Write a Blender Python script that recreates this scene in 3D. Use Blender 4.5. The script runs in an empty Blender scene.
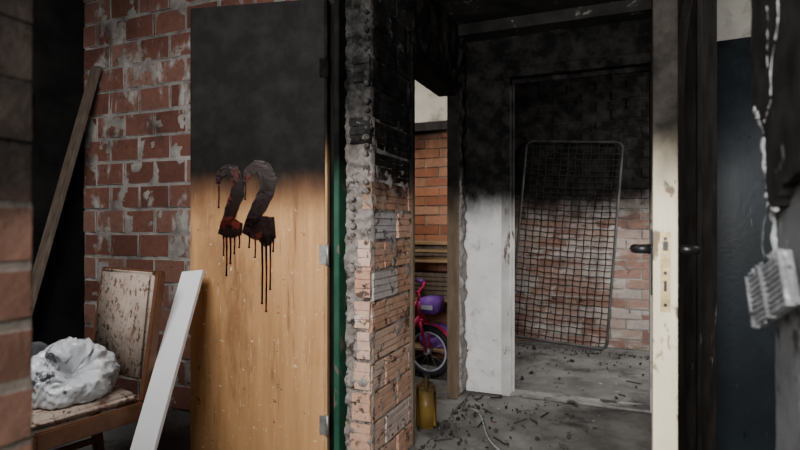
import bpy, bmesh, math, random
from mathutils import Vector, Matrix, noise, Quaternion
random.seed(7)
scn = bpy.context.scene

# ---------------------------------------------------------------- materials
def ramp(nt, fac, stops):
    r = nt.nodes.new('ShaderNodeValToRGB')
    while len(r.color_ramp.elements) < len(stops): r.color_ramp.elements.new(0.5)
    for e, (p, c) in zip(r.color_ramp.elements, stops):
        e.position = p; e.color = (*c, 1)
    nt.links.new(fac, r.inputs[0]); return r.outputs[0]
def mixc(nt, fac, a, b, mode='MIX'):
    m = nt.nodes.new('ShaderNodeMix'); m.data_type = 'RGBA'; m.blend_type = mode
    for s, v in ((m.inputs[0], fac), (m.inputs[6], a), (m.inputs[7], b)):
        if isinstance(v, (int, float)): s.default_value = v
        elif isinstance(v, tuple): s.default_value = (*v, 1)
        else: nt.links.new(v, s)
    return m.outputs[2]
def math_(nt, op, a, b=0.0):
    m = nt.nodes.new('ShaderNodeMath'); m.operation = op
    for s, v in ((m.inputs[0], a), (m.inputs[1], b)):
        if isinstance(v, (int, float)): s.default_value = v
        else: nt.links.new(v, s)
    return m.outputs[0]
def mapr(nt, v, a, b, c=0.0, d=1.0):
    m = nt.nodes.new('ShaderNodeMapRange'); m.interpolation_type = 'SMOOTHSTEP'
    nt.links.new(v, m.inputs[0])
    for i, x in zip((1, 2, 3, 4), (a, b, c, d)): m.inputs[i].default_value = x
    return m.outputs[0]
def nz(nt, vec, scale, detail=6, rough=.6, dist=0.0):
    n = nt.nodes.new('ShaderNodeTexNoise'); n.inputs['Scale'].default_value = scale
    n.inputs['Detail'].default_value = detail; n.inputs['Roughness'].default_value = rough
    n.inputs['Distortion'].default_value = dist
    nt.links.new(vec, n.inputs['Vector']); return n.outputs[0]
def stretchv(nt, vec, s):
    m = nt.nodes.new('ShaderNodeMapping'); m.inputs['Scale'].default_value = s
    nt.links.new(vec, m.inputs[0]); return m.outputs[0]

def mat(name, c1, c2, scale=6, rough=.85, soot=None, sootcol=(.0025,.0023,.0022), sootcol2=(.013,.0118,.011),
        sootamp=.25, islands=None, splot=(), bump=.4, bscale=40, stretch=(1,1,1), local=False,
        metal=0, spec=.2, soot_stretch=(1,1,.6), trans=0, coat=0, sootmin=0.0, scorch=None):
    m = bpy.data.materials.new(name); m.use_nodes = True; nt = m.node_tree
    b = nt.nodes['Principled BSDF']
    geo = nt.nodes.new('ShaderNodeNewGeometry'); tc = nt.nodes.new('ShaderNodeTexCoord')
    pos = geo.outputs['Position']; vec = tc.outputs['Object'] if local else pos
    sv = stretchv(nt, vec, stretch)
    n1 = nz(nt, sv, scale)
    col = ramp(nt, n1, [(.3, c1), (.7, c2)])
    if islands:
        ri = ramp(nt, geo.outputs['Random Per Island'], islands)
        col = mixc(nt, .75, col, ri)
        n0 = nz(nt, pos, 30); col = mixc(nt, .35, col, ramp(nt, n0, [(.3, (.3,.3,.3)), (.7, (1,1,1))]), 'MULTIPLY')
    for (sc, th, w, c, st) in splot:
        f = nz(nt, stretchv(nt, pos, st), sc, 8, .65, .3)
        f = mapr(nt, f, th, th + w)
        col = mixc(nt, f, col, c)
    r = None
    b.inputs['Specular IOR Level'].default_value = spec
    if soot:
        sp = nt.nodes.new('ShaderNodeSeparateXYZ'); nt.links.new(pos, sp.inputs[0])
        n2 = nz(nt, stretchv(nt, pos, soot_stretch), 4, 7, .65)
        n2 = math_(nt, 'MULTIPLY', math_(nt, 'SUBTRACT', n2, .5), sootamp * 2)
        zz = math_(nt, 'ADD', sp.outputs[2], n2)
        if scorch:
            f0 = mapr(nt, zz, scorch[0], scorch[1]); col = mixc(nt, f0, col, scorch[2])
        f = mapr(nt, zz, soot[0], soot[1], sootmin, 1)
        n3 = nz(nt, pos, 9, 8, .7)
        sc_ = ramp(nt, n3, [(.42, sootcol), (.75, sootcol2)])
        col = mixc(nt, f, col, sc_)
        r = mapr(nt, f, 0, 1, rough, max(.75, rough))
        nt.links.new(mapr(nt, f, 0, 1, spec, .06), b.inputs['Specular IOR Level'])
    nt.links.new(col, b.inputs['Base Color'])
    if r: nt.links.new(r, b.inputs['Roughness'])
    else: b.inputs['Roughness'].default_value = rough
    b.inputs['Metallic'].default_value = metal
    b.inputs['Coat Weight'].default_value = coat
    if trans: b.inputs['Transmission Weight'].default_value = trans
    if bump:
        bn = nt.nodes.new('ShaderNodeBump'); bn.inputs['Strength'].default_value = bump
        bn.inputs['Distance'].default_value = .01
        nt.links.new(nz(nt, sv, bscale, 8, .7), bn.inputs['Height'])
        nt.links.new(bn.outputs[0], b.inputs['Normal'])
    return m

WHITE = (.50,.47,.44)
M = {}
M['brick_l'] = mat('brick_red', (.18,.078,.058), (.31,.145,.108), 7, islands=[(0,(.13,.052,.040)),(.5,(.26,.112,.080)),(1,(.34,.19,.15))],
    soot=(1.7,3.3), sootamp=.5, splot=[(6,.56,.12,WHITE,(1,1,.5)),(1.6,.56,.2,(.045,.030,.026),(1,1,1)),(22,.60,.08,(.08,.038,.032),(1,1,1))], bump=.7, bscale=25)
M['mortar_l'] = mat('mortar_pale', (.20,.17,.155), (.52,.48,.44), 9, soot=(1.7,3.3), sootamp=.5, splot=[(3.5,.53,.18,(.09,.062,.053),(1,1,1)),(1.6,.56,.2,(.045,.033,.03),(1,1,1))], bump=1, bscale=45)
M['brick_b'] = mat('brick_rear', (.24,.14,.11), (.38,.27,.22), 7, islands=[(0,(.20,.10,.075)),(.5,(.34,.20,.155)),(.8,(.42,.33,.28)),(1,(.50,.45,.42))],
    soot=(.92,1.40), sootamp=.28, sootmin=.12, sootcol2=(.018,.0165,.0155), splot=[(3,.48,.15,(.46,.42,.39),(.6,1,2)),(11,.58,.1,(.05,.035,.028),(1,1,1))], bump=.5, bscale=25)
M['mortar_b'] = mat('mortar_rear', (.28,.26,.24), (.48,.45,.42), 8, soot=(.92,1.40), sootamp=.28, sootmin=.1, sootcol2=(.030,.028,.026), bump=.8)
M['brick_s'] = mat('brick_orange', (.33,.13,.065), (.44,.20,.11), 7, islands=[(0,(.22,.075,.042)),(.5,(.36,.145,.08)),(1,(.40,.22,.14))],
    soot=(1.3,2.0), sootamp=.35, sootmin=.05, bump=.5, bscale=25)
M['mortar_s'] = mat('mortar_grey', (.22,.19,.165), (.36,.32,.28), 8, soot=(1.3,2.0), sootamp=.35, bump=.8)
M['brick_p'] = mat('brick_hollow', (.44,.25,.17), (.60,.40,.30), 9, islands=[(0,(.46,.23,.145)),(.35,(.60,.38,.275)),(.66,(.62,.46,.375)),(.8,(.40,.47,.53)),(.86,(.55,.36,.27)),(1,(.54,.28,.18))],
    soot=(1.11,1.32), sootamp=.18, sootcol=(.0045,.0044,.0043), sootcol2=(.034,.032,.031),
    splot=[(5,.59,.12,(.62,.58,.54),(1,1,1)),(7,.57,.08,(.11,.07,.05),(1,1,1)),(24,.58,.05,(.09,.055,.04),(1,1,1))], bump=.7, bscale=35)
M['mortar_p'] = mat('mortar_rough', (.13,.112,.10), (.35,.31,.28), 14, soot=(1.08,1.65), sootamp=.35, sootcol=(.007,.0066,.0062), sootcol2=(.075,.07,.066), bump=1, bscale=60,
    splot=[(18,.54,.06,(.06,.048,.04),(1,1,1))])
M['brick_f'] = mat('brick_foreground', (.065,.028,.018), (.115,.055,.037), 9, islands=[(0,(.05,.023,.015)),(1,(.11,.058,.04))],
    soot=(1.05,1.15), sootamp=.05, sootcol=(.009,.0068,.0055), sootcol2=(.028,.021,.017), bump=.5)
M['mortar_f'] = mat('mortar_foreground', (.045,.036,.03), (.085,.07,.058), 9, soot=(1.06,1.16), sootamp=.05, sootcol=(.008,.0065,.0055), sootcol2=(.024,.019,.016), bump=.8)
M['plaster'] = mat('plaster_sooty', (.66,.65,.65), (.84,.83,.83), 5, soot=(1.04,1.32), sootamp=.18, sootcol=(.004,.0038,.0037), sootcol2=(.026,.0242,.0228),
    splot=[(6,.58,.12,(.34,.32,.30),(1,1,.5)),(14,.64,.05,(.12,.10,.09),(1,1,1))], bump=.7, bscale=25)
M['black_wall'] = mat('plaster_black', (.004,.004,.004), (.014,.0135,.013), 5, bump=.5, bscale=18, spec=.06)
M['beige_wall'] = mat('plaster_beige', (.30,.28,.24), (.44,.41,.35), 4, splot=[(3,.52,.2,(.08,.07,.06),(1,1,1))], bump=.3)
M['ceiling'] = mat('ceiling_soot', (.005,.005,.005), (.030,.028,.026), 4, splot=[(8,.60,.05,(.12,.11,.10),(1,1,1))], bump=.8, bscale=15, spec=.06)
M['floor'] = mat('floor_concrete', (.075,.072,.067), (.19,.183,.172), 3.0, splot=[(2.2,.50,.2,(.04,.037,.034),(1,1,1)),(9,.58,.12,(.03,.028,.026),(1,1,1)),(20,.63,.05,(.26,.25,.235),(1,1,1))], bump=.45, bscale=35, spec=.1)
M['rubble'] = mat('rubble', (.03,.028,.026), (.12,.11,.10), 12, islands=[(0,(.010,.009,.0085)),(.5,(.045,.041,.037)),(.9,(.12,.11,.10)),(.98,(.28,.26,.24)),(1,(.16,.08,.05))], bump=.6, spec=.08)
M['doorwood'] = mat('door_plywood', (.45,.235,.098), (.62,.345,.155), 3, rough=.65, soot=(1.205,1.33), sootamp=.06, sootcol=(.0095,.0088,.0084), sootcol2=(.021,.0195,.0185),
    splot=[(3,.48,.18,(.33,.165,.075),(1,1,.45)),(7,.55,.12,(.25,.125,.06),(3,3,.25)),(45,.645,.03,(.76,.60,.40),(1,1,1)),(26,.645,.04,(.09,.045,.022),(1,1,1)),(60,.63,.04,(.74,.56,.36),(3,3,.15))],
    stretch=(9,9,.7), bump=.25, bscale=30, soot_stretch=(2.4,2.4,1.0), scorch=(1.08,1.26,(.13,.06,.028)))
M['dooredge'] = mat('door_edge_wood', (.38,.22,.10), (.55,.36,.19), 4, rough=.7, soot=(1.2,1.5), sootamp=.15, stretch=(8,8,1), bump=.3)
M['burnpaint'] = mat('burnt_paint', (.004,.002,.0016), (.014,.004,.003), 10, rough=.25, bump=.3, spec=.35,
    splot=[(16,.54,.1,(.085,.012,.006),(1,1,1))])
M['green'] = mat('green_paint', (.012,.055,.033), (.025,.095,.055), 10, rough=.5, soot=(1.15,1.4), sootamp=.12, splot=[(14,.56,.06,(.13,.11,.09),(1,1,.5))], bump=.3)
M['framewood'] = mat('frame_wood', (.11,.08,.055), (.21,.155,.105), 6, rough=.7, soot=(.95,1.40), sootamp=.2, sootmin=.2, stretch=(6,6,1), bump=.4)
M['charwood'] = mat('charred_wood', (.005,.0046,.0043), (.022,.0185,.016), 6, rough=.7, splot=[(9,.62,.06,(.14,.135,.13),(1,1,.25))], stretch=(6,6,1), bump=.5, spec=.1)
M['framewhite'] = mat('frame_grey', (.42,.41,.40), (.60,.59,.57), 6, rough=.7, soot=(.98,1.32), sootamp=.15, sootcol2=(.03,.027,.025), splot=[(12,.56,.08,(.14,.11,.09),(1,1,.4))], bump=.4)
M['cream'] = mat('cream_door_edge', (.52,.45,.32), (.68,.60,.44), 5, rough=.65, soot=(1.08,1.34), sootamp=.12, sootcol=(.008,.0068,.0058), sootcol2=(.04,.034,.029),
    splot=[(18,.56,.06,(.18,.135,.09),(1,1,.5))], stretch=(5,5,1), bump=.2)
M['brass'] = mat('brass_worn', (.24,.19,.09), (.38,.31,.17), 30, rough=.5, metal=.7, bump=.2)
M['blackmetal'] = mat('black_metal', (.006,.006,.0065), (.015,.015,.015), 30, rough=.35, metal=.3, spec=.4, bump=.1)
M['steel'] = mat('steel_worn', (.22,.21,.20), (.4,.38,.36), 30, rough=.45, metal=.7, soot=(1.2,1.4), bump=.1)
M['blue'] = mat('blue_grey_door', (.009,.013,.016), (.024,.033,.039), 2, rough=.38, soot=(1.1,1.9), sootamp=.3, sootcol=(.004,.005,.0058), sootcol2=(.014,.017,.019),
    splot=[(4,.55,.2,(.042,.058,.067),(1,1,.3)),(14,.60,.08,(.004,.0047,.0053),(1,1,.6)),(40,.66,.04,(.12,.135,.145),(1,1,.15))], bump=.15, spec=.3, soot_stretch=(1,1,.3))
M['whiteboard'] = mat('white_board', (.80,.81,.82), (.90,.91,.92), 4, rough=.5, splot=[(7,.66,.1,(.5,.45,.4),(1,1,.4))], bump=.1)
M['chairwood'] = mat('chair_wood', (.085,.037,.019), (.18,.078,.040), 5, rough=.4, stretch=(3,3,3), bump=.2, spec=.4)
M['fabric'] = mat('dusty_upholstery', (.38,.29,.23), (.52,.43,.36), 10, rough=.95, splot=[(42,.54,.05,(.14,.078,.056),(1,1,.7)),(9,.57,.12,(.24,.145,.11),(1,1,1))], bump=.6, bscale=80)
M['plank'] = mat('pine_plank', (.08,.06,.045), (.17,.13,.10), 5, rough=.8, stretch=(6,6,1), bump=.3)
M['plastic'] = mat('white_plastic_film', (.60,.62,.65), (.84,.86,.89), 5, rough=.2, splot=[(7,.53,.06,(.24,.25,.28),(1,1,1)),(5,.60,.04,(.10,.105,.12),(1,1,1))], bump=.5, bscale=14, spec=.7, coat=.4, trans=.15)
M['cloth'] = mat('grey_cloth', (.04,.042,.046), (.14,.14,.148), 8, rough=.9, bump=.5, bscale=30)
M['rust'] = mat('bed_wire', (.004,.0037,.0034), (.016,.0135,.012), 20, rough=.8, bump=.2, spec=.1)
M['tubegrey'] = mat('bed_tube', (.03,.03,.029), (.10,.098,.094), 8, rough=.6, bump=.2, soot=(.8,2.2), sootamp=.3, sootcol2=(.04,.038,.037))
M['pink'] = mat('bike_pink', (.48,.02,.10), (.58,.04,.15), 8, rough=.5, bump=0, spec=.3)
M['purple'] = mat('bike_purple', (.13,.045,.28), (.19,.07,.36), 8, rough=.5, bump=0)
M['tyre'] = mat('tyre_rubber', (.012,.012,.014), (.025,.025,.03), 20, rough=.7, bump=.2)
M['paleplastic'] = mat('pale_plastic', (.35,.34,.42), (.50,.49,.57), 8, rough=.4, bump=0)
M['jerry'] = mat('yellow_plastic', (.16,.095,.02), (.25,.16,.04), 8, rough=.3, soot=(.08,.32), sootcol=(.02,.012,.007), sootcol2=(.07,.043,.02), bump=.1, trans=.2)
M['blackplaster'] = mat('charred_plaster', (.004,.0038,.0037), (.024,.0225,.0215), 14, rough=.8, splot=[(9,.65,.05,(.10,.095,.09),(1,1,1))], bump=.9, bscale=40, spec=.06)
M['greyplaster'] = mat('grey_plaster', (.045,.047,.050), (.12,.121,.126), 8, rough=.8, soot=(1.04,1.2), sootamp=.06, splot=[(16,.60,.06,(.26,.26,.26),(1,1,.5)),(11,.58,.06,(.012,.012,.012),(1,1,1))], bump=.7, bscale=40)
M['chalk'] = mat('broken_gypsum', (.20,.20,.205), (.44,.44,.44), 30, rough=.9, splot=[(30,.55,.08,(.07,.065,.06),(1,1,1))], bump=.9, bscale=90)
M['ashgrey'] = mat('ash_grey_metal', (.07,.07,.073), (.20,.20,.205), 30, rough=.7, splot=[(60,.59,.08,(.36,.355,.35),(1,1,1)),(25,.58,.08,(.015,.015,.015),(1,1,1))], bump=.6, bscale=90)
M['cratewood'] = mat('crate_wood', (.22,.14,.075), (.33,.22,.12), 6, rough=.7, stretch=(1,1,5), bump=.2)

# ---------------------------------------------------------------- mesh helpers
def new(name, bm, mats, parent=None, loc=None, rz=0, smooth=False):
    bmesh.ops.recalc_face_normals(bm, faces=bm.faces)
    me = bpy.data.meshes.new(name); bm.to_mesh(me); bm.free()
    for m in mats: me.materials.append(m)
    if smooth:
        for p in me.polygons: p.use_smooth = True
    o = bpy.data.objects.new(name, me); scn.collection.objects.link(o)
    if parent: o.parent = parent
    if loc: o.location = loc
    o.rotation_euler.z = rz
    return o
def empty(name, loc=(0,0,0), rz=0):
    e = bpy.data.objects.new(name, None); e.empty_display_size = .1
    e.location = loc; e.rotation_euler.z = rz; scn.collection.objects.link(e); return e
def box(bm, a, b, mi=0, j=0.0, M4=None):
    vs = []
    for z in (a[2], b[2]):
        for x, y in ((a[0],a[1]),(b[0],a[1]),(b[0],b[1]),(a[0],b[1])):
            v = Vector((x,y,z))
            if j: v += Vector([random.uniform(-j,j) for _ in range(3)])
            if M4: v = M4 @ v
            vs.append(bm.verts.new(v))
    fs = []
    for q in ((0,3,2,1),(4,5,6,7),(0,1,5,4),(1,2,6,5),(2,3,7,6),(3,0,4,7)):
        f = bm.faces.new([vs[i] for i in q]); f.material_index = mi; fs.append(f)
    return fs
def bevel(bm, w, seg=1, idx=None):
    es = [e for e in bm.edges if idx is None or all(f.material_index == idx for f in e.link_faces)]
    bmesh.ops.bevel(bm, geom=es, offset=w, segments=seg, affect='EDGES', clamp_overlap=True)
def beam(bm, p0, p1, w, t, ref=(1,0,0), mi=0, w1=None, t1=None):
    p0 = Vector(p0); p1 = Vector(p1); d = (p1-p0).normalized()
    x = Vector(ref); x = (x - d*x.dot(d)).normalized(); y = d.cross(x)
    w1 = w1 or w; t1 = t1 or t; vs = []
    for p, ww, tt in ((p0,w,t),(p1,w1,t1)):
        for a, b in ((-1,-1),(1,-1),(1,1),(-1,1)):
            vs.append(bm.verts.new(p + x*a*ww/2 + y*b*tt/2))
    for q in ((0,3,2,1),(4,5,6,7),(0,1,5,4),(1,2,6,5),(2,3,7,6),(3,0,4,7)):
        f = bm.faces.new([vs[i] for i in q]); f.material_index = mi
def tube(bm, pts, r, seg=8, closed=False, mi=0):
    pts = [Vector(p) for p in pts]; n = len(pts); rings = []
    prev = None
    for i, p in enumerate(pts):
        if closed: t = pts[(i+1) % n] - pts[i-1]
        else: t = pts[min(i+1,n-1)] - pts[max(i-1,0)]
        t.normalize()
        if prev is None:
            a = Vector((0,0,1)) if abs(t.z) < .9 else Vector((1,0,0))
            u = t.cross(a).normalized()
        else:
            u = (prev - t*prev.dot(t)).normalized()
        prev = u; v = t.cross(u)
        rr = r[i] if isinstance(r, (list,tuple)) else r
        rings.append([bm.verts.new(p + (u*math.cos(k*2*math.pi/seg) + v*math.sin(k*2*math.pi/seg))*rr) for k in range(seg)])
    m = n if closed else n-1
    for i in range(m):
        A = rings[i]; B = rings[(i+1) % n]
        for k in range(seg):
            f = bm.faces.new((A[k],A[(k+1)%seg],B[(k+1)%seg],B[k])); f.material_index = mi; f.smooth = True
    if not closed:
        f = bm.faces.new(rings[0][::-1]); f.material_index = mi
        f = bm.faces.new(rings[-1]); f.material_index = mi
def sheet(bm, o, u, v, n, nu, nv, amp, sc, mi=0, seedv=0, skirt=.02, off=.5):
    o, u, v, n = map(Vector, (o,u,v,n)); g = []
    for i in range(nu+1):
        row = []
        for j in range(nv+1):
            p = o + u*(i/nu) + v*(j/nv)
            h = noise.fractal(p*sc + Vector((seedv,0,0)), 1.0, 2.0, 4)
            h = h*amp + amp*off
            if i in (0,nu) or j in (0,nv): h = -skirt
            row.append(bm.verts.new(p + n*h))
        g.append(row)
    for i in range(nu):
        for j in range(nv):
            f = bm.faces.new((g[i][j],g[i+1][j],g[i+1][j+1],g[i][j+1])); f.material_index = mi; f.smooth = True
def chunk(bm, c, s, mi=0):
    tmp = bmesh.ops.create_icosphere(bm, subdivisions=1, radius=1)
    R = Quaternion((random.random(),random.random(),random.random(),random.random())).normalized()
    sc = Vector((random.uniform(.6,1.2),random.uniform(.5,1),random.uniform(.35,.7)))*s
    for v in tmp['verts']:
        p = v.co*random.uniform(.75,1.15); p = Vector((p.x*sc.x,p.y*sc.y,p.z*sc.z)); v.co = R @ p + Vector(c)
    for f in {f for v in tmp['verts'] for f in v.link_faces}: f.material_index = mi
def comb(bm, axis, face, sgn, u0, u1, z0, z1, depth, ng, mi=0):
    """hollow brick with a grooved outer face, swept along the wall"""
    prof = []; H = z1-z0; gw = min(.006, H/(ng*3)); cell = H/ng
    d0, d1 = -.03, depth
    prof.append((d0, z0))
    for k in range(ng):
        a = z0+k*cell; prof += [(d1-.006,a),(d1,a+gw*.5),(d1,a+cell-gw*.5),(d1-.006,a+cell)]
    prof.append((d0, z1))
    L, Rr = [], []
    for d, z in prof:
        for u, l in ((u0,L),(u1,Rr)):
            jj = random.uniform(-.0018,.0018)
            p = (face+sgn*(d+jj), u+jj*2, z+jj*.6) if axis == 'y' else (u+jj*2, face+sgn*(d+jj), z)
            l.append(bm.verts.new(p))
    n = len(prof)
    for i in range(n):
        f = bm.faces.new((L[i],L[(i+1)%n],Rr[(i+1)%n],Rr[i])); f.material_index = mi
    for l in (L, Rr):
        f = bm.faces.new(l); f.material_index = mi
def brickcourses(bm, axis, face, sgn, u0, u1, z0, z1, bw, bh, mo, proud, mi=1, grooves=0, skip=.0, off=None):
    row = 0; z = z0
    while z < z1-.02:
        u = u0 - ((row % 2)*bw/2 if off is None else off[row % 2])
        zt = min(z+bh-mo, z1)
        while u < u1:
            a = max(u+mo/2, u0); b = min(u+bw-mo/2, u1)
            if b-a > .02 and random.random() >= skip:
                p = proud*random.uniform(.5,1.4)
                if grooves: comb(bm, axis, face, sgn, a, b, z, zt, p, grooves, mi)
                else:
                    j = .0025
                    lo, hi = sorted((face-sgn*.03, face+sgn*p))
                    if axis == 'y': box(bm, (lo,a,z), (hi,b,zt), mi, j)
                    else: box(bm, (a,lo,z), (b,hi,zt), mi, j)
            u += bw
        z += bh; row += 1

# ---------------------------------------------------------------- ROOM SHELL
XL = -.95; XR = .20; YF = 3.42; CH = 2.36
bm = bmesh.new(); box(bm, (-3.4,-1.5,-.1), (2.4,5.3,-.004))
sheet(bm, (-3.3,-1.4,-.004), (5.6,0,0), (0,6.6,0), (0,0,1), 260, 300, .006, 9)
new('floor', bm, [M['floor']])
# left room brick wall
bm = bmesh.new(); box(bm, (-3.3,2.415,0), (-1.085,2.52,2.8))
brickcourses(bm, 'x', 2.415, -1, -3.2, -1.09, .01, 2.8, .245, .148, .014, .012)
bevel(bm, .004, 1, 1)
sheet(bm, (-3.2,2.413,0), (2.1,0,0), (0,0,2.79), (0,-1,0), 170, 220, .013, 9, 0, 0, .02, .25)
new('wall_brick_left', bm, [M['mortar_l'], M['brick_l']])
bm = bmesh.new(); box(bm, (-3.3,-1.4,0), (-3.2,2.413,2.8)); new('wall_side_left', bm, [M['black_wall']])
# partition (hollow brick, broken end)
bm = bmesh.new(); box(bm, (-1.07,2.01,0), (XL-.012,2.44,CH))
brickcourses(bm, 'y', XL-.012, 1, 2.0, 2.44, .005, CH, .27, .128, .012, .013, 1, 4)
sheet(bm, (XL-.014,2.0,0), (0,.44,0), (0,0,CH), (1,0,0), 50, 240, .015, 14, 0, 0, .02, .36)
sheet(bm, (-1.075,2.008,0), (.125,0,0), (0,0,CH), (0,-1,0), 30, 420, .022, 24, 0)
z = .02
while z < CH-.1:
    w = random.uniform(.05,.10); hh = .112
    if z < .98 or (z > 1.3 and random.random() < .35):
        comb(bm, 'x', 2.0, -1, XL-w-.005, XL-.004, z, z+hh, random.uniform(.010,.02), 3, 1)
    z += .128
z = .9
while z < 2.2:
    x = XL-.020+random.uniform(-.004,.004) if z > 1.2 else XL-.085
    if random.random() < .8:
        r = random.uniform(.009,.014)
        tube(bm, [(x,2.0,z),(x,1.984,z),(x,1.976,z+.001),(x,1.973,z)], [r*1.1,r,r*.75,r*.3], 10, False, 0)
    z += .037
new('wall_partition', bm, [M['mortar_p'], M['brick_p']])
# left corridor wall beyond the partition
bm = bmesh.new()
box(bm, (-1.06,2.44,1.985), (XL,3.25,CH)); box(bm, (-1.0,3.25,0), (XL,YF,CH))
box(bm, (-1.0,YF,0), (XL,5.1,2.5))
sheet(bm, (XL,3.262,0), (0,.155,0), (0,0,CH), (1,0,0), 18, 200, .022, 16)
sheet(bm, (XL,2.45,1.99), (0,.80,0), (0,0,CH-1.99), (1,0,0), 60, 30, .010, 14)
new('wall_corridor_left', bm, [mat('render_coat', (.22,.195,.18), (.46,.42,.39), 14, soot=(1.0,1.45), sootamp=.3, sootmin=.12, sootcol2=(.04,.036,.033), bump=1, bscale=50)])
# far corridor wall with doorway
bm = bmesh.new()
box(bm, (XL,YF,0), (-.69,YF+.10,CH)); box(bm, (-.69,YF,2.06), (.205,YF+.10,CH+.14)); box(bm, (XL,YF,CH),(-.69,YF+.1,CH+.14))
box(bm, (.205,YF,0), (1.7,YF+.10,2.5))
sheet(bm, (XL,YF-.002,0), (.26,0,0), (0,0,CH), (0,-1,0), 34, 220, .007, 12)
sheet(bm, (-.69,YF-.002,2.09), (.88,0,0), (0,0,CH-2.09), (0,-1,0), 100, 34, .010, 12)
new('wall_far', bm, [M['plaster']])
# back room
bm = bmesh.new(); box(bm, (XL,5.1,0), (1.7,5.2,2.5))
brickcourses(bm, 'x', 5.1, -1, XL, 1.6, .005, 2.5, .25, .088, .012, .010)
sheet(bm, (XL,5.099,0), (2.5,0,0), (0,0,2.49), (0,-1,0), 160, 160, .008, 8, 0, 4, .02, .0)
new('wall_back', bm, [M['mortar_b'], M['brick_b']])
bm = bmesh.new(); box(bm, (1.6,YF+.1,0), (1.7,5.1,2.5)); new('wall_back_side', bm, [M['plaster']])
# storage room
bm = bmesh.new(); box(bm, (-2.3,4.15,0), (-1.0,4.25,2.5))
brickcourses(bm, 'x', 4.15, -1, -2.2, -1.0, .005, 1.86, .24, .078, .010, .008)
box(bm, (-2.2,4.10,1.86), (-1.0,4.15,1.93), 3); box(bm, (-2.2,4.135,1.93), (-1.0,4.15,2.5), 2)
new('wall_storage', bm, [M['mortar_s'], M['brick_s'], M['beige_wall'], M['charwood']])
bm = bmesh.new(); box(bm, (-2.3,2.52,0), (-2.2,4.15,2.5)); new('wall_storage_side', bm, [M['beige_wall']])
# right corridor wall + near charred wall
bm = bmesh.new(); box(bm, (XR,2.17,0), (XR+.10,YF,CH)); box(bm, (XR,1.06,2.08), (XR+.1,2.17,CH))
new('wall_corridor_right', bm, [M['plaster']])
def slab(bm, pts, x0, x1, mi=0):
    A = [bm.verts.new((x0,y,z)) for y,z in pts]; B = [bm.verts.new((x1,y,z)) for y,z in pts]; n = len(pts)
    f = bm.faces.new(A); f.material_index = mi; f = bm.faces.new(B[::-1]); f.material_index = mi
    for i in range(n):
        f = bm.faces.new((A[i],B[i],B[(i+1)%n],A[(i+1)%n])); f.material_index = mi
bm = bmesh.new()
corepts = [(-1.2,0)]
zz = 0
while zz < CH:
    corepts.append((.962+.012*noise.noise(Vector((zz*9,0,0)))+random.uniform(-.004,.004), zz)); zz += .025
corepts += [(.962,CH),(-1.2,CH)]
slab(bm, corepts, XR+.018, XR+.10, 1)
edge0 = [(1.03,1.30),(1.02,1.285),(.985,1.262),(.975,1.25),(.955,1.235),(.95,1.20),(.94,1.15),(.925,1.12),(.90,1.115),(.885,1.12),(.86,1.14),(.80,1.15),(.7,1.17)]
edge = []
for a, b in zip(edge0[:-1], edge0[1:]):
    for k in range(4):
        t = k/4; edge.append((a[0]*(1-t)+b[0]*t+random.uniform(-.003,.003), a[1]*(1-t)+b[1]*t+random.uniform(-.003,.003)))
slab(bm, [(-1.2,CH),(1.045,CH),(1.05,1.9),(1.035,1.6),(1.042,1.5),(1.03,1.44),(1.04,1.38),(1.028,1.34)] + edge + [(-1.2,1.17)], XR, XR+.0175, 0)
def ragged(line, x, rmin, rmax, mi=2, n=5, jj=.004, seg=7):
    pts = []
    for i in range(len(line)-1):
        for k in range(n):
            t = k/n; pts.append((x+random.uniform(-.001,.001), line[i][0]*(1-t)+line[i+1][0]*t+random.uniform(-jj,jj), line[i][1]*(1-t)+line[i+1][1]*t+random.uniform(-jj,jj)*.3))
    tube(bm, pts, [random.uniform(rmin,rmax) for _ in pts], seg, False, mi)
ragged([(y-.003,z-.004) for y,z in edge0[1:9]], XR+.004, .0025, .0075)
ragged([(.957,1.235),(.962,1.19),(.957,1.14),(.966,1.10),(.957,1.05),(.962,1.0),(.952,.96)], XR+.016, .002, .0055, n=8)
ragged([(.885,1.42),(.87,1.40),(.868,1.375),(.882,1.35),(.90,1.33),(.91,1.30),(.905,1.27)], XR+.0003, .0008, .0022, n=5, jj=.0015, seg=5)
ragged([(.905,1.27),(.93,1.255),(.95,1.24)], XR+.0003, .0008, .002, n=5, jj=.0015, seg=5)
ragged([(.93,1.41),(.925,1.37),(.93,1.34),(.922,1.31)], XR+.0003, .0006, .0016, n=5, jj=.0015, seg=5)
new('wall_near_right', bm, [M['blackplaster'], M['greyplaster'], M['chalk']])
# right room
bm = bmesh.new(); box(bm, (2.1,-1.2,0), (2.2,YF,2.5)); new('wall_right_room', bm, [M['beige_wall']])
bm = bmesh.new(); box(bm, (XR+.11,3.38,0), (2.1,YF-.002,2.5)); new('wall_right_room_back', bm, [M['beige_wall']])
# foreground left brick pier
bm = bmesh.new(); box(bm, (-1.4,.30,0), (-.686,.445,2.7))
brickcourses(bm, 'y', -.686, 1, .300, .445, .01, 2.7, .25, .074, .009, .0025, 1, 0, 0, off=(.0,.0))
brickcourses(bm, 'x', .445, 1, -1.4, -.69, .01, 2.7, .25, .074, .009, .003, 1)
bevel(bm, .002, 1, 1)
new('wall_pier_left', bm, [M['mortar_f'], M['brick_f']])
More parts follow.
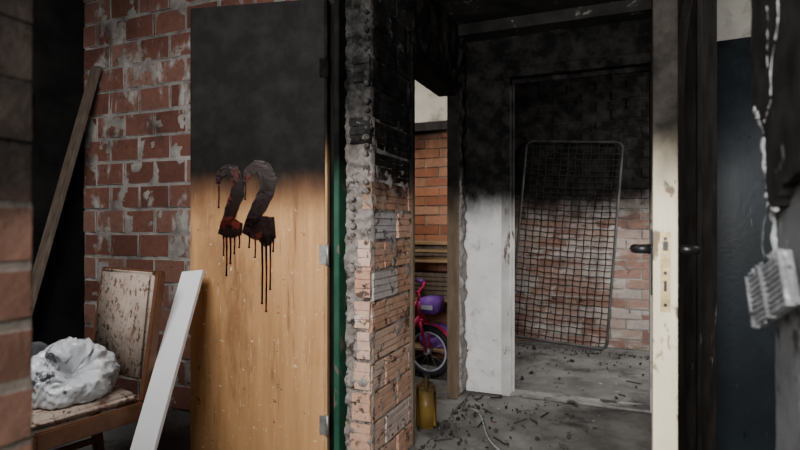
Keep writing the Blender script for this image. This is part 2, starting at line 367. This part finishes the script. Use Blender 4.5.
# ceilings
bm = bmesh.new()
box(bm, (-1.07,1.6,CH), (XR+.1,YF,CH+.12)); box(bm, (XL,3.27,CH-.07), (XR,YF-.001,CH+.01))
box(bm, (XL,2.62,CH-.035), (XR,2.70,CH+.01))
box(bm, (-2.3,2.52,2.5), (XL,4.25,2.58)); box(bm, (XL,YF+.1,2.5), (1.7,5.2,2.58)); box(bm, (XR+.1,-1.2,2.5), (2.2,YF+.1,2.58))
box(bm, (-3.3,-1.4,2.8), (-1.07,2.52,2.88)); box(bm, (-1.07,-.2,2.8), (XR+.1,1.6,2.88)); box(bm,(-1.07,1.55,CH+.12),(XR+.1,1.6,2.8))
new('ceiling', bm, [M['ceiling']])

# ---------------------------------------------------------------- trims
bm = bmesh.new()
box(bm, (-.70,YF-.02,0), (-.645,YF+.11,2.09)); box(bm, (.163,YF-.02,0), (.199,YF+.11,2.09)); box(bm, (-.645,YF-.02,2.03), (.163,YF+.11,2.09))
box(bm, (-.645,YF+.04,0), (-.632,YF+.07,2.03)); box(bm, (-.632,YF+.04,2.0), (.163,YF+.07,2.03))
bevel(bm, .003); new('trim_1', bm, [M['framewhite']])
bm = bmesh.new(); box(bm, (-.645,YF-.02,0), (.163,YF+.10,.016)); bevel(bm, .004); new('trim_2', bm, [mat('threshold', (.12,.115,.11), (.28,.27,.25), 14, splot=[(9,.54,.1,(.04,.037,.034),(1,1,1))], bump=.6)])
bm = bmesh.new()
box(bm, (-1.075,2.442,0), (XL+.012,2.472,1.985)); box(bm, (-1.005,3.215,0), (XL+.014,3.25,1.985)); box(bm, (-1.06,2.472,1.90), (XL+.014,3.215,1.984))
bevel(bm, .003); new('trim_3', bm, [M['framewood']])
bm = bmesh.new()
box(bm, (-1.118,1.975,0), (-1.092,2.05,2.08)); box(bm, (-1.16,2.01,0), (-1.120,2.05,2.08), 1)  # second box is a dark strip standing in for the shaded gap
bevel(bm, .003); new('trim_4', bm, [M['green'], M['charwood']])
bm = bmesh.new()
box(bm, (.165,2.115,0), (.31,2.165,2.075)); box(bm, (.245,2.09,0), (.262,2.115,2.05)); box(bm,(.165,1.065,2.05),(.31,2.115,2.078))
bevel(bm, .003)
cur = [(.235,2.095,1.95),(.222,2.075,1.88),(.207,2.06,1.80),(.195,2.07,1.68),(.190,2.095,1.5),(.190,2.10,.3)]
for a, b in zip(cur[:-1], cur[1:]): beam(bm, a, b, .03, .008, (1,0,0))
new('trim_5', bm, [M['charwood']])

# ---------------------------------------------------------------- burnt wooden door with 22
L0 = Vector((-1.751,1.82,0)); R0 = Vector((-1.146,1.95,0)); W = (R0-L0).length
ang = math.atan2(R0.y-L0.y, R0.x-L0.x)
door = empty('door_1', (L0.x,L0.y,0), ang)
bm = bmesh.new(); box(bm, (0,0,.012), (W,.036,2.045)); bevel(bm, .003, 2)
new('leaf', bm, [M['doorwood']], door)
bm = bmesh.new(); box(bm, (W+.001,.0,.012), (W+.011,.036,2.045)); bevel(bm, .002)
new('edge_lipping', bm, [M['dooredge']], door)
def du(a): return (a-190)/135*W
def dh(b, u): return 1.09 + (225-b)/(227+11*u/W)
def digit(bm, stroke, widths, sub=3):
    P = []; Wd = []
    for i in range(len(stroke)-1):
        for k in range(sub):
            t = k/sub
            P.append((stroke[i][0]*(1-t)+stroke[i+1][0]*t, stroke[i][1]*(1-t)+stroke[i+1][1]*t)); Wd.append(widths[i]*(1-t)+widths[i+1]*t)
    P.append(stroke[-1]); Wd.append(widths[-1])
    P = [(du(x), dh(y, du(x))) for x, y in P]
    fr, bk = [], []
    n = len(P)
    for i,(u,h) in enumerate(P):
        a = P[max(i-1,0)]; b = P[min(i+1,n-1)]
        t = Vector((b[0]-a[0], b[1]-a[1])).normalized(); nn = Vector((-t.y,t.x)); w = Wd[i]/232/2
        w1 = w*random.uniform(.9,1.08); w2 = w*random.uniform(.9,1.08)
        fr.append([bm.verts.new((u+nn.x*w1,-.0025,h+nn.y*w1)), bm.verts.new((u-nn.x*w2,-.0025,h-nn.y*w2))])
        bk.append([bm.verts.new((u+nn.x*w1,.001,h+nn.y*w1)), bm.verts.new((u-nn.x*w2,.001,h-nn.y*w2))])
    for i in range(n-1):
        bm.faces.new((fr[i][0],fr[i][1],fr[i+1][1],fr[i+1][0]))
        bm.faces.new((fr[i][0],fr[i+1][0],bk[i+1][0],bk[i][0])); bm.faces.new((fr[i][1],bk[i][1],bk[i+1][1],fr[i+1][1]))
    bm.faces.new((fr[0][0],bk[0][0],bk[0][1],fr[0][1])); bm.faces.new((fr[-1][0],fr[-1][1],bk[-1][1],bk[-1][0]))
bm = bmesh.new()
digit(bm, [(219,184),(221,175),(228,169),(236,171),(240,180),(239,194),(234,207),(230,218),(228,228)], [5,8,10,12,14,15,14,13,11])
digit(bm, [(221,227),(228,229),(236,228),(244,229)], [13,18,19,12])
digit(bm, [(247,182),(250,172),(258,166),(267,169),(271,179),(268,194),(261,207),(255,219),(252,228)], [5,9,12,15,17,17,16,14,12])
digit(bm, [(246,225),(255,228),(266,229),(277,228)], [15,20,25,22])
digit(bm, [(262,236),(268,241),(275,238)], [8,12,7])
for x, y0, y1, w in ((225,236,256,1.3),(228,236,276,1.6),(232,236,264,1.6),(236,234,254,1.3),(241,234,248,1.4),(251,232,248,1.5),(257,236,258,1.3),(264,238,304,1.7),(268,240,312,1.7),(272,238,290,1.5),(275,236,252,1.4),(220,180,208,1.3),(247,182,200,1.2)):
    digit(bm, [(x,y0),(x+.4,(y0+y1)/2),(x,y1-2),(x,y1)], [w*1.5,w,w,w*1.7])
new('painted_number', bm, [M['burnpaint']], door)
for hz in (.25,.965,1.75):
    bm = bmesh.new(); tube(bm, [(W+.014,-.006,hz-.045),(W+.014,-.006,hz+.045)], .007, 10)
    box(bm, (W-.022,-.003,hz-.04), (W+.011,-.0003,hz+.04)); new('hinge', bm, [M['steel']], door)

# ---------------------------------------------------------------- cream door (edge towards us)
A = Vector((.092,1.30,0)); B = Vector((.128,2.085,0)); ang2 = math.atan2(B.y-A.y, B.x-A.x)
cd = empty('door_2', A, ang2); Lw = (B-A).length
bm = bmesh.new(); box(bm, (0,-.024,.012), (Lw,.024,2.04)); bevel(bm, .003, 2)
box(bm, (-.002,-.010,.90), (-.0001,.010,1.075), 1)
new('leaf', bm, [M['cream'], M['brass']], cd)
bm = bmesh.new()
box(bm, (-.008,-.005,1.035), (-.002,.005,1.055))
for h in (.915,1.06,.985): tube(bm, [(-.0035,0,h),(-.002,0,h)], .004, 10)
box(bm, (-.003,-.003,.945), (-.0021,.003,.968))
new('latch', bm, [M['blackmetal']], cd)
for s in (-1,1):
    bm = bmesh.new()
    box(bm, (.03,s*.0242,.93) if s>0 else (.03,-.029,.93), (.07,.029,1.08) if s>0 else (.07,-.0242,1.08)); bevel(bm, .002)
    tube(bm, [(.05,s*.028,1.035),(.05,s*.050,1.035),(.052,s*.058,1.035),(.062,s*.063,1.035),(.17,s*.063,1.03)], [.012,.011,.011,.011,.009], 10)
    new('handle', bm, [M['blackmetal']], cd)

# ---------------------------------------------------------------- blue-grey door in the right room
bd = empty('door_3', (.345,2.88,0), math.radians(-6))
bm = bmesh.new(); box(bm, (0,0,.012), (.75,.036,1.95)); bevel(bm, .003, 2)
new('leaf', bm, [M['blue']], bd)
bm = bmesh.new(); box(bm, (-.014,-.004,.012), (-.002,.036,1.95)); bevel(bm,.002); new('edge_glint', bm, [M['whiteboard']], bd)  # white strip stands in for light reflecting off the leaf edge

# ---------------------------------------------------------------- chair
ch = empty('dining_chair', (-1.965,1.39,0), math.radians(-11))
bm = bmesh.new()
for sx in (-1,1):
    beam(bm, (sx*.205,-.20,0), (sx*.205,-.20,.385), .034, .034, w1=.042, t1=.042)
    beam(bm, (sx*.205,.25,0), (sx*.205,.21,.40), .034, .038)
    beam(bm, (sx*.205,.21,.40), (sx*.205,.275,.905), .036, .040, w1=.030, t1=.028)
    beam(bm, (sx*.205,-.18,.365), (sx*.205,.20,.365), .024, .065, ref=(1,0,0))
    beam(bm, (sx*.205,-.18,.15), (sx*.205,.23,.15), .018, .028, ref=(1,0,0))
beam(bm, (-.19,-.20,.365), (.19,-.20,.365), .065, .024, ref=(0,0,1))
beam(bm, (-.19,.21,.365), (.19,.21,.365), .065, .024, ref=(0,0,1))
beam(bm, (-.19,.0,.15), (.19,.0,.15), .028, .018, ref=(0,0,1))
beam(bm, (-.19,.268,.885), (.19,.268,.885), .04, .022, ref=(0,0,1))
beam(bm, (-.19,.226,.50), (.19,.226,.50), .04, .022, ref=(0,0,1))
bevel(bm, .005, 2); new('frame', bm, [M['chairwood']], ch)
bm = bmesh.new(); box(bm, (-.20,-.215,.398), (.20,.185,.44)); bevel(bm, .016, 3); new('seat', bm, [M['fabric']], ch, smooth=True)
bm = bmesh.new()
beam(bm, (0,.212,.475), (0,.262,.898), .372, .040, ref=(1,0,0)); bevel(bm, .012, 3); new('backrest', bm, [M['fabric']], ch, smooth=True)

def blob(name, loc, sc, mats, seed, amp, rz=0, fq=2.2, flat=-.35, parent=None):
    bm = bmesh.new(); bmesh.ops.create_icosphere(bm, subdivisions=5, radius=1)
    for v in bm.verts:
        p = v.co.copy(); n = p.normalized()
        a = 1-abs(noise.noise(p*fq+Vector((seed,0,0))))*2; b = 1-abs(noise.noise(p*fq*2.3+Vector((0,seed,0))))*2
        p += n*(a*amp+b*amp*.6); p = Vector((p.x*sc[0],p.y*sc[1],p.z*sc[2]))
        lo = flat*sc[2]
        if p.z < lo: p.z = lo+(p.z-lo)*.03
        v.co = p
    lo = min(v.co.z for v in bm.verts)
    for v in bm.verts: v.co.z -= lo
    return new(name, bm, mats, parent, loc, rz, True)
# plastic carrier bag slumped on the seat: folds radiate from the gathered mouth, two handle loops
pb = empty('plastic_bag', (-1.925,1.385,.442), 0)
bm = bmesh.new(); bmesh.ops.create_icosphere(bm, subdivisions=6, radius=1)
mouth = Vector((.75,-.25,.60)).normalized()
e1 = mouth.cross(Vector((0,0,1))).normalized(); e2 = mouth.cross(e1)
for v in bm.verts:
    n = v.co.normalized(); p = n.copy()
    th = math.atan2(n.dot(e2), n.dot(e1)); c = n.dot(mouth); w = noise.noise(n*1.7)*2.2
    env = max(0, (c+.75)/1.75)**.8
    fold = (abs(math.sin(th*3.5+w+1.5*c))**.6)*.5 + (abs(math.sin(th*8+w*2.5-2*c))**.7)*.25 + (abs(math.sin(th*17+w*4+3*c)))*.08
    r = .82 + .24*noise.noise(n*1.3+Vector((5,2,1))) + .26*fold*env
    cr = 1-abs(noise.noise(n*4.2+Vector((1,7,3))+Vector((w,w,0))*.3))*2
    cr2 = 1-abs(noise.noise(n*9+Vector((4,1,8))))*2
    r += cr*.06 + cr2*.022
    if c > .86: r *= 1-.55*(c-.86)/.14
    p = n*r; p = Vector((p.x*.155,p.y*.16,p.z*.15))
    lo = -.055
    if p.z < lo: p.z = lo+(p.z-lo)*.03
    v.co = p
lo = min(v.co.z for v in bm.verts)
for v in bm.verts: v.co.z -= lo
new('bag_body', bm, [M['plastic']], pb, smooth=True)
bm = bmesh.new()
for s in (-1,1):
    g = []
    for k in range(17):
        t = k/16*math.pi
        c = Vector((.045,-.02+s*.035,.160)) + Vector((math.cos(t)*.05, s*.03*math.sin(t)-.01, .045*math.sin(t)))
        wv = Vector((.004*math.sin(k), .012, .010+.003*math.sin(k*1.7)))
        g.append((bm.verts.new(c-wv), bm.verts.new(c+wv)))
    for a, b in zip(g[:-1], g[1:]): bm.faces.new((a[0],a[1],b[1],b[0]))
ho = new('bag_handles', bm, [M['plastic']], pb, smooth=True)
so = ho.modifiers.new('s','SOLIDIFY'); so.thickness = .0015
blob('stuffed_cloth', (-.135,-.060,0), (.070,.11,.135), [M['cloth']], 8.3, .14, parent=pb)

# leaning white board
bm = bmesh.new(); beam(bm, (-1.570,1.30,.012), (-1.698,1.785,.89), .110, .018, ref=(1,0,0))
bevel(bm, .002)
new('white_board', bm, [M['whiteboard']])
bm = bmesh.new(); beam(bm, (-3.05,1.78,.01), (-3.03,2.365,2.08), .07, .025, ref=(1,0,0)); bevel(bm, .002); new('wooden_plank', bm, [M['plank']])

# ---------------------------------------------------------------- bed spring frame in back room
bf = empty('bed_spring_frame')
phi = math.radians(4.2)
def BP(a, b, d=0):
    return Vector((-.935+a*math.cos(phi)+b*math.sin(phi), 4.92+b/1.84*.135-d, .077-a*math.sin(phi)+b*math.cos(phi)))
bw_, bh_, rc = .83, 1.80, .06
pts = []
for (cx, cy, a0) in ((bw_-rc,rc,-90),(bw_-rc,bh_-rc,0),(rc,bh_-rc,90),(rc,rc,180)):
    for k in range(7):
        t = math.radians(a0+k*15); pts.append(BP(cx+rc*math.cos(t), cy+rc*math.sin(t)))
bm = bmesh.new(); tube(bm, pts, .0125, 10, True)
new('tube_frame', bm, [M['tubegrey']], bf)
bm = bmesh.new()
for i in range(1,13):
    a = i*bw_/13
    tube(bm, [BP(a+.003*math.sin(k*1.3+i), .01+k*(bh_-.02)/40, .006*math.sin(k*2)) for k in range(41)], .0042, 5)
for j in range(1,35):
    b = j*bh_/35
    sag = .004*math.sin(j*1.7)
    tube(bm, [BP(.01+k*(bw_-.02)/24, b+.003*math.sin(k*1.57+j)-(.008+sag)*math.sin(math.pi*k/24), .006) for k in range(25)], .0042, 5)
new('wire_mesh', bm, [M['rust']], bf)

# ---------------------------------------------------------------- child's bike
bk = empty('child_bicycle', (-1.265,3.60,0), math.radians(-6))
Rw = .165
def wheel(name, cx, mt):
    bm = bmesh.new()
    tube(bm, [(cx+Rw*math.cos(t*math.pi/16), 0, Rw+.022+Rw*math.sin(t*math.pi/16)) for t in range(32)], .022, 10, True, 0)
    tube(bm, [(cx+(Rw-.027)*math.cos(t*math.pi/16), 0, Rw+.022+(Rw-.027)*math.sin(t*math.pi/16)) for t in range(32)], .009, 8, True, 1)
    tube(bm, [(cx,-.04,Rw+.022),(cx,.04,Rw+.022)], .018, 12, False, 1)
    for k in range(12):
        t = k*math.pi/6; tube(bm, [(cx,(-1)**k*.02,Rw+.022),(cx+(Rw-.03)*math.cos(t),0,Rw+.022+(Rw-.03)*math.sin(t))], .0022, 5, False, 2)
    new(name, bm, [M['tyre'], mt, M['steel']], bk)
wheel('front_wheel', 0, M['paleplastic']); wheel('rear_wheel', -.56, M['paleplastic'])
bm = bmesh.new(); zc = Rw+.022
head0 = Vector((-.05,0,.42)); head1 = Vector((-.07,0,.54)); bb = Vector((-.33,0,.20)); st = Vector((-.42,0,.50)); ra = Vector((-.56,0,zc))
tube(bm, [head0,head1], .024, 12); tube(bm, [head0+Vector((0,0,.02)),(-.18,0,.30),bb], .022, 10); tube(bm, [head1,(-.25,0,.40),(-.37,0,.34)], .019, 10)
tube(bm, [bb,st], .016, 10)
for s in (-1,1):
    tube(bm, [bb+Vector((0,s*.03,0)),ra+Vector((0,s*.035,0))], .009, 8); tube(bm, [st+Vector((.02,s*.02,-.08)),ra+Vector((0,s*.035,0))], .008, 8)
new('frame', bm, [M['pink']], bk)
bm = bmesh.new()
for s in (-1,1): tube(bm, [(-.045,s*.04,.40),(-.035,s*.042,.36),(0,s*.04,zc)], .012, 8)
tube(bm, [(-.045,-.045,.405),(-.045,.045,.405)], .015, 8); tube(bm, [head1,(-.085,0,.60)], .013, 8)
tube(bm, [(-.17,-.22,.66),(-.12,-.19,.66),(-.09,-.10,.63),(-.085,0,.60),(-.09,.10,.63),(-.12,.19,.66),(-.17,.22,.66)], .010, 8)
new('fork_and_bars', bm, [M['pink']], bk)
bm = bmesh.new()
for s in (-1,1): tube(bm, [(-.12,s*.17,.66),(-.20,s*.25,.66)], .017, 10)
new('grips', bm, [M['purple']], bk)
bm = bmesh.new(); box(bm, (-.03,-.09,.47), (.09,.09,.58)); bevel(bm, .012, 2); new('bar_bag', bm, [M['purple']], bk, smooth=True)
bm = bmesh.new(); box(bm, (-.015,-.0925,.50), (.075,-.0905,.53)); new('bag_stripe', bm, [M['paleplastic']], bk)
bm = bmesh.new(); box(bm, (-.53,-.07,.53), (-.33,.07,.575)); bevel(bm, .02, 3)
tube(bm, [st,(-.43,0,.54)], .012, 8); new('saddle', bm, [M['paleplastic']], bk, smooth=True)
bm = bmesh.new(); tube(bm, [bb+Vector((0,-.05,0)),bb+Vector((0,.05,0))], .012, 8)
tube(bm, [bb+Vector((0,-.05,0)),bb+Vector((.06,-.055,-.08)),bb+Vector((.06,-.10,-.08))], .008, 8); tube(bm, [bb+Vector((0,.05,0)),bb+Vector((-.06,.055,.08)),bb+Vector((-.06,.10,.08))], .008, 8)
tube(bm, [bb+Vector((.05*math.cos(t*.4),-.035,.05*math.sin(t*.4))) for t in range(16)], .006, 6, True)
new('cranks', bm, [M['blackmetal']], bk)
bm = bmesh.new()
g = [[], []]
for k in range(13):
    t = math.radians(20+k*11)
    for i, s in enumerate((-1,1)): g[i].append(bm.verts.new(((Rw+.035)*math.cos(t), s*.03, zc+(Rw+.035)*math.sin(t))))
for k in range(12): bm.faces.new((g[0][k],g[1][k],g[1][k+1],g[0][k+1]))
new('mudguard', bm, [M['pink']], bk)
# shelf unit behind, with stored things
se = empty('wooden_shelf')
sh = bmesh.new()
x0, x1, y0, y1 = -1.62, -1.06, 3.88, 4.12
for x in (x0, x1-.025):
    for y in (y0, y1-.025): box(sh, (x,y,0), (x+.025,y+.025,.86))
for h in (.12,.50,.80): box(sh, (x0-.001,y0-.001,h), (x1+.001,y1+.001,h+.018))
bevel(sh, .002); new('shelf_frame', sh, [M['cratewood']], se)
bm = bmesh.new()
for k in range(6): box(bm, (-1.58+k*.003,3.90,.52+k*.034), (-1.12-k*.004,4.09,.52+k*.034+.028), 0, .003)
new('stacked_boards', bm, [M['plank']], se)
bm = bmesh.new()
for k in range(5):
    o_ = random.uniform(-.02,.02); box(bm, (-1.60+o_,3.87+abs(o_),.819+k*.030), (-1.06+o_*.5,4.09,.819+k*.030+.024), k%2, .003)
new('stacked_planks', bm, [M['cratewood'], M['plank']], se)
blob('stored_clothes', (-1.32,4.0,.14), (.14,.09,.12), [M['purple']], 5.5, .12, parent=se)
blob('stored_bag', (-1.17,3.99,.14), (.06,.08,.12), [M['paleplastic']], 1.5, .1, parent=se)

# jerrycan
jc = empty('jerrycan', (-.975,2.74,0), math.radians(20))
bm = bmesh.new(); box(bm, (-.055,-.08,.002), (.055,.08,.22)); bevel(bm, .018, 3)
new('body', bm, [M['jerry']], jc, smooth=True)
bm = bmesh.new(); tube(bm, [(0,.055,.205),(0,.055,.25)], [.020,.018], 12); tube(bm, [(0,.055,.245),(0,.055,.262)], .021, 12, False, 1)
tube(bm, [(0,.03,.215),(0,.015,.25),(0,-.03,.255),(0,-.06,.24),(0,-.065,.21)], .010, 8)
new('neck_and_handle', bm, [M['jerry'], M['blackmetal']], jc)

# hanging broken vent grille on the near right wall (bent grey box with slots)
vg = empty('broken_vent_grille', (XR-.014,.862,1.0))
vg.rotation_euler = (math.radians(-24),0,math.radians(8))
bm = bmesh.new()
box(bm, (.003,-.062,-.034), (.011,.060,.036), 0, .002)
for k in range(9):
    a = -.034+k*.0078; L = .062 if k < 7 else .055
    box(bm, (-.004,-L+random.uniform(0,.008),a), (.0029,L-random.uniform(0,.010),a+.0042), 0, .0009)
for y in (-.060,.0,.054): box(bm, (-.005,y,-.037), (.004,y+.006,.038), 0, .001)
for _ in range(26): chunk(bm, (random.uniform(-.006,.004), random.uniform(-.06,.06), random.choice((-1,1))*random.uniform(.032,.042)), random.uniform(.002,.006))
new('slats', bm, [M['ashgrey']], vg)
bm = bmesh.new(); tube(bm, [(XR-.003,.90,1.12),(XR-.010,.905,1.09),(XR-.012,.90,1.06),(XR-.012,.885,1.035)], .0018, 6)
new('hanging_wire', bm, [M['blackmetal']])

# ---------------------------------------------------------------- rubble, cable
def rubble(name, n, area, smin, smax, bias=None):
    bm = bmesh.new()
    for _ in range(n):
        x = random.uniform(area[0], area[1]); y = random.uniform(area[2], area[3])
        if bias == 'x0': x = area[0]+(area[1]-area[0])*random.random()**3.2
        if bias == 'y1': y = area[3]-(area[3]-area[2])*random.random()**4
        s = random.uniform(smin, smax)*(1 if random.random()<.9 else 1.8)
        chunk(bm, (x,y,s*.3+.002), s)
    for _ in range(n//25):
        x = random.uniform(area[0]+.05, area[1]-.05); y = random.uniform(area[2]+.05, area[3]-.05); a = random.uniform(0,3.14); L = random.uniform(.02,.05)
        beam(bm, (x-L*math.cos(a),y-L*math.sin(a),.010), (x+L*math.cos(a),y+L*math.sin(a),.016), .008, .005, ref=(0,0,1))
    new(name, bm, [M['rubble']])
rubble('rubble_pile', 300, (XL+.06,-.15,2.2,3.36), .003, .014, 'x0')
rubble('rubble_pile.001', 240, (-.85,.9,3.6,4.84), .004, .018, 'y1')
rubble('rubble_pile.002', 160, (-1.46,-1.2,1.0,1.7), .005, .015)
bm = bmesh.new()
tube(bm, [(-.80+.42*t, 3.02-.75*t+.05*math.sin(t*9), .022+.008*math.sin(t*14)) for t in [k/24 for k in range(25)]], .004, 6)
new('fallen_cable', bm, [M['chalk']])

# ---------------------------------------------------------------- lights
def area(name, loc, target, size, energy, col=(1,1,1)):
    l = bpy.data.lights.new(name, 'AREA'); l.size = size; l.energy = energy; l.color = col
    o = bpy.data.objects.new(name, l); o.location = loc
    o.rotation_euler = (Vector(target)-Vector(loc)).to_track_quat('-Z','Y').to_euler(); scn.collection.objects.link(o)
area('work_light', (-.25,-.75,1.6), (-.95,2.3,.95), .7, 125, (1,.99,.98))
area('fill_light_side', (-1.45,.65,2.0), (-2.15,2.2,.9), .8, 30, (1,.99,.98))  # unseen fill lamp, added to brighten the chair area
area('backroom_light', (1.2,4.0,2.2), (-.1,4.6,.2), .5, 66, (1,.99,.97))
area('storage_light', (-1.6,3.2,2.35), (-1.3,3.9,.6), .4, 22, (1,.95,.88))
area('right_room_light', (1.6,1.6,2.2), (.6,3.0,1.8), .5, 22, (.96,.98,1))
w = bpy.data.worlds.new('World'); scn.world = w; w.use_nodes = True
w.node_tree.nodes['Background'].inputs[0].default_value = (.9,.95,1,1); w.node_tree.nodes['Background'].inputs[1].default_value = .055

# ---------------------------------------------------------------- camera
cam = bpy.data.cameras.new('camera'); cam.lens = 24; cam.sensor_width = 36; cam.clip_start = .02
cam.dof.use_dof = True; cam.dof.focus_distance = 2.4; cam.dof.aperture_fstop = 3.2
co = bpy.data.objects.new('camera', cam); co.location = (0,0,1.09); co.rotation_euler = (math.radians(90),0,math.radians(22.4))
scn.collection.objects.link(co); scn.camera = co
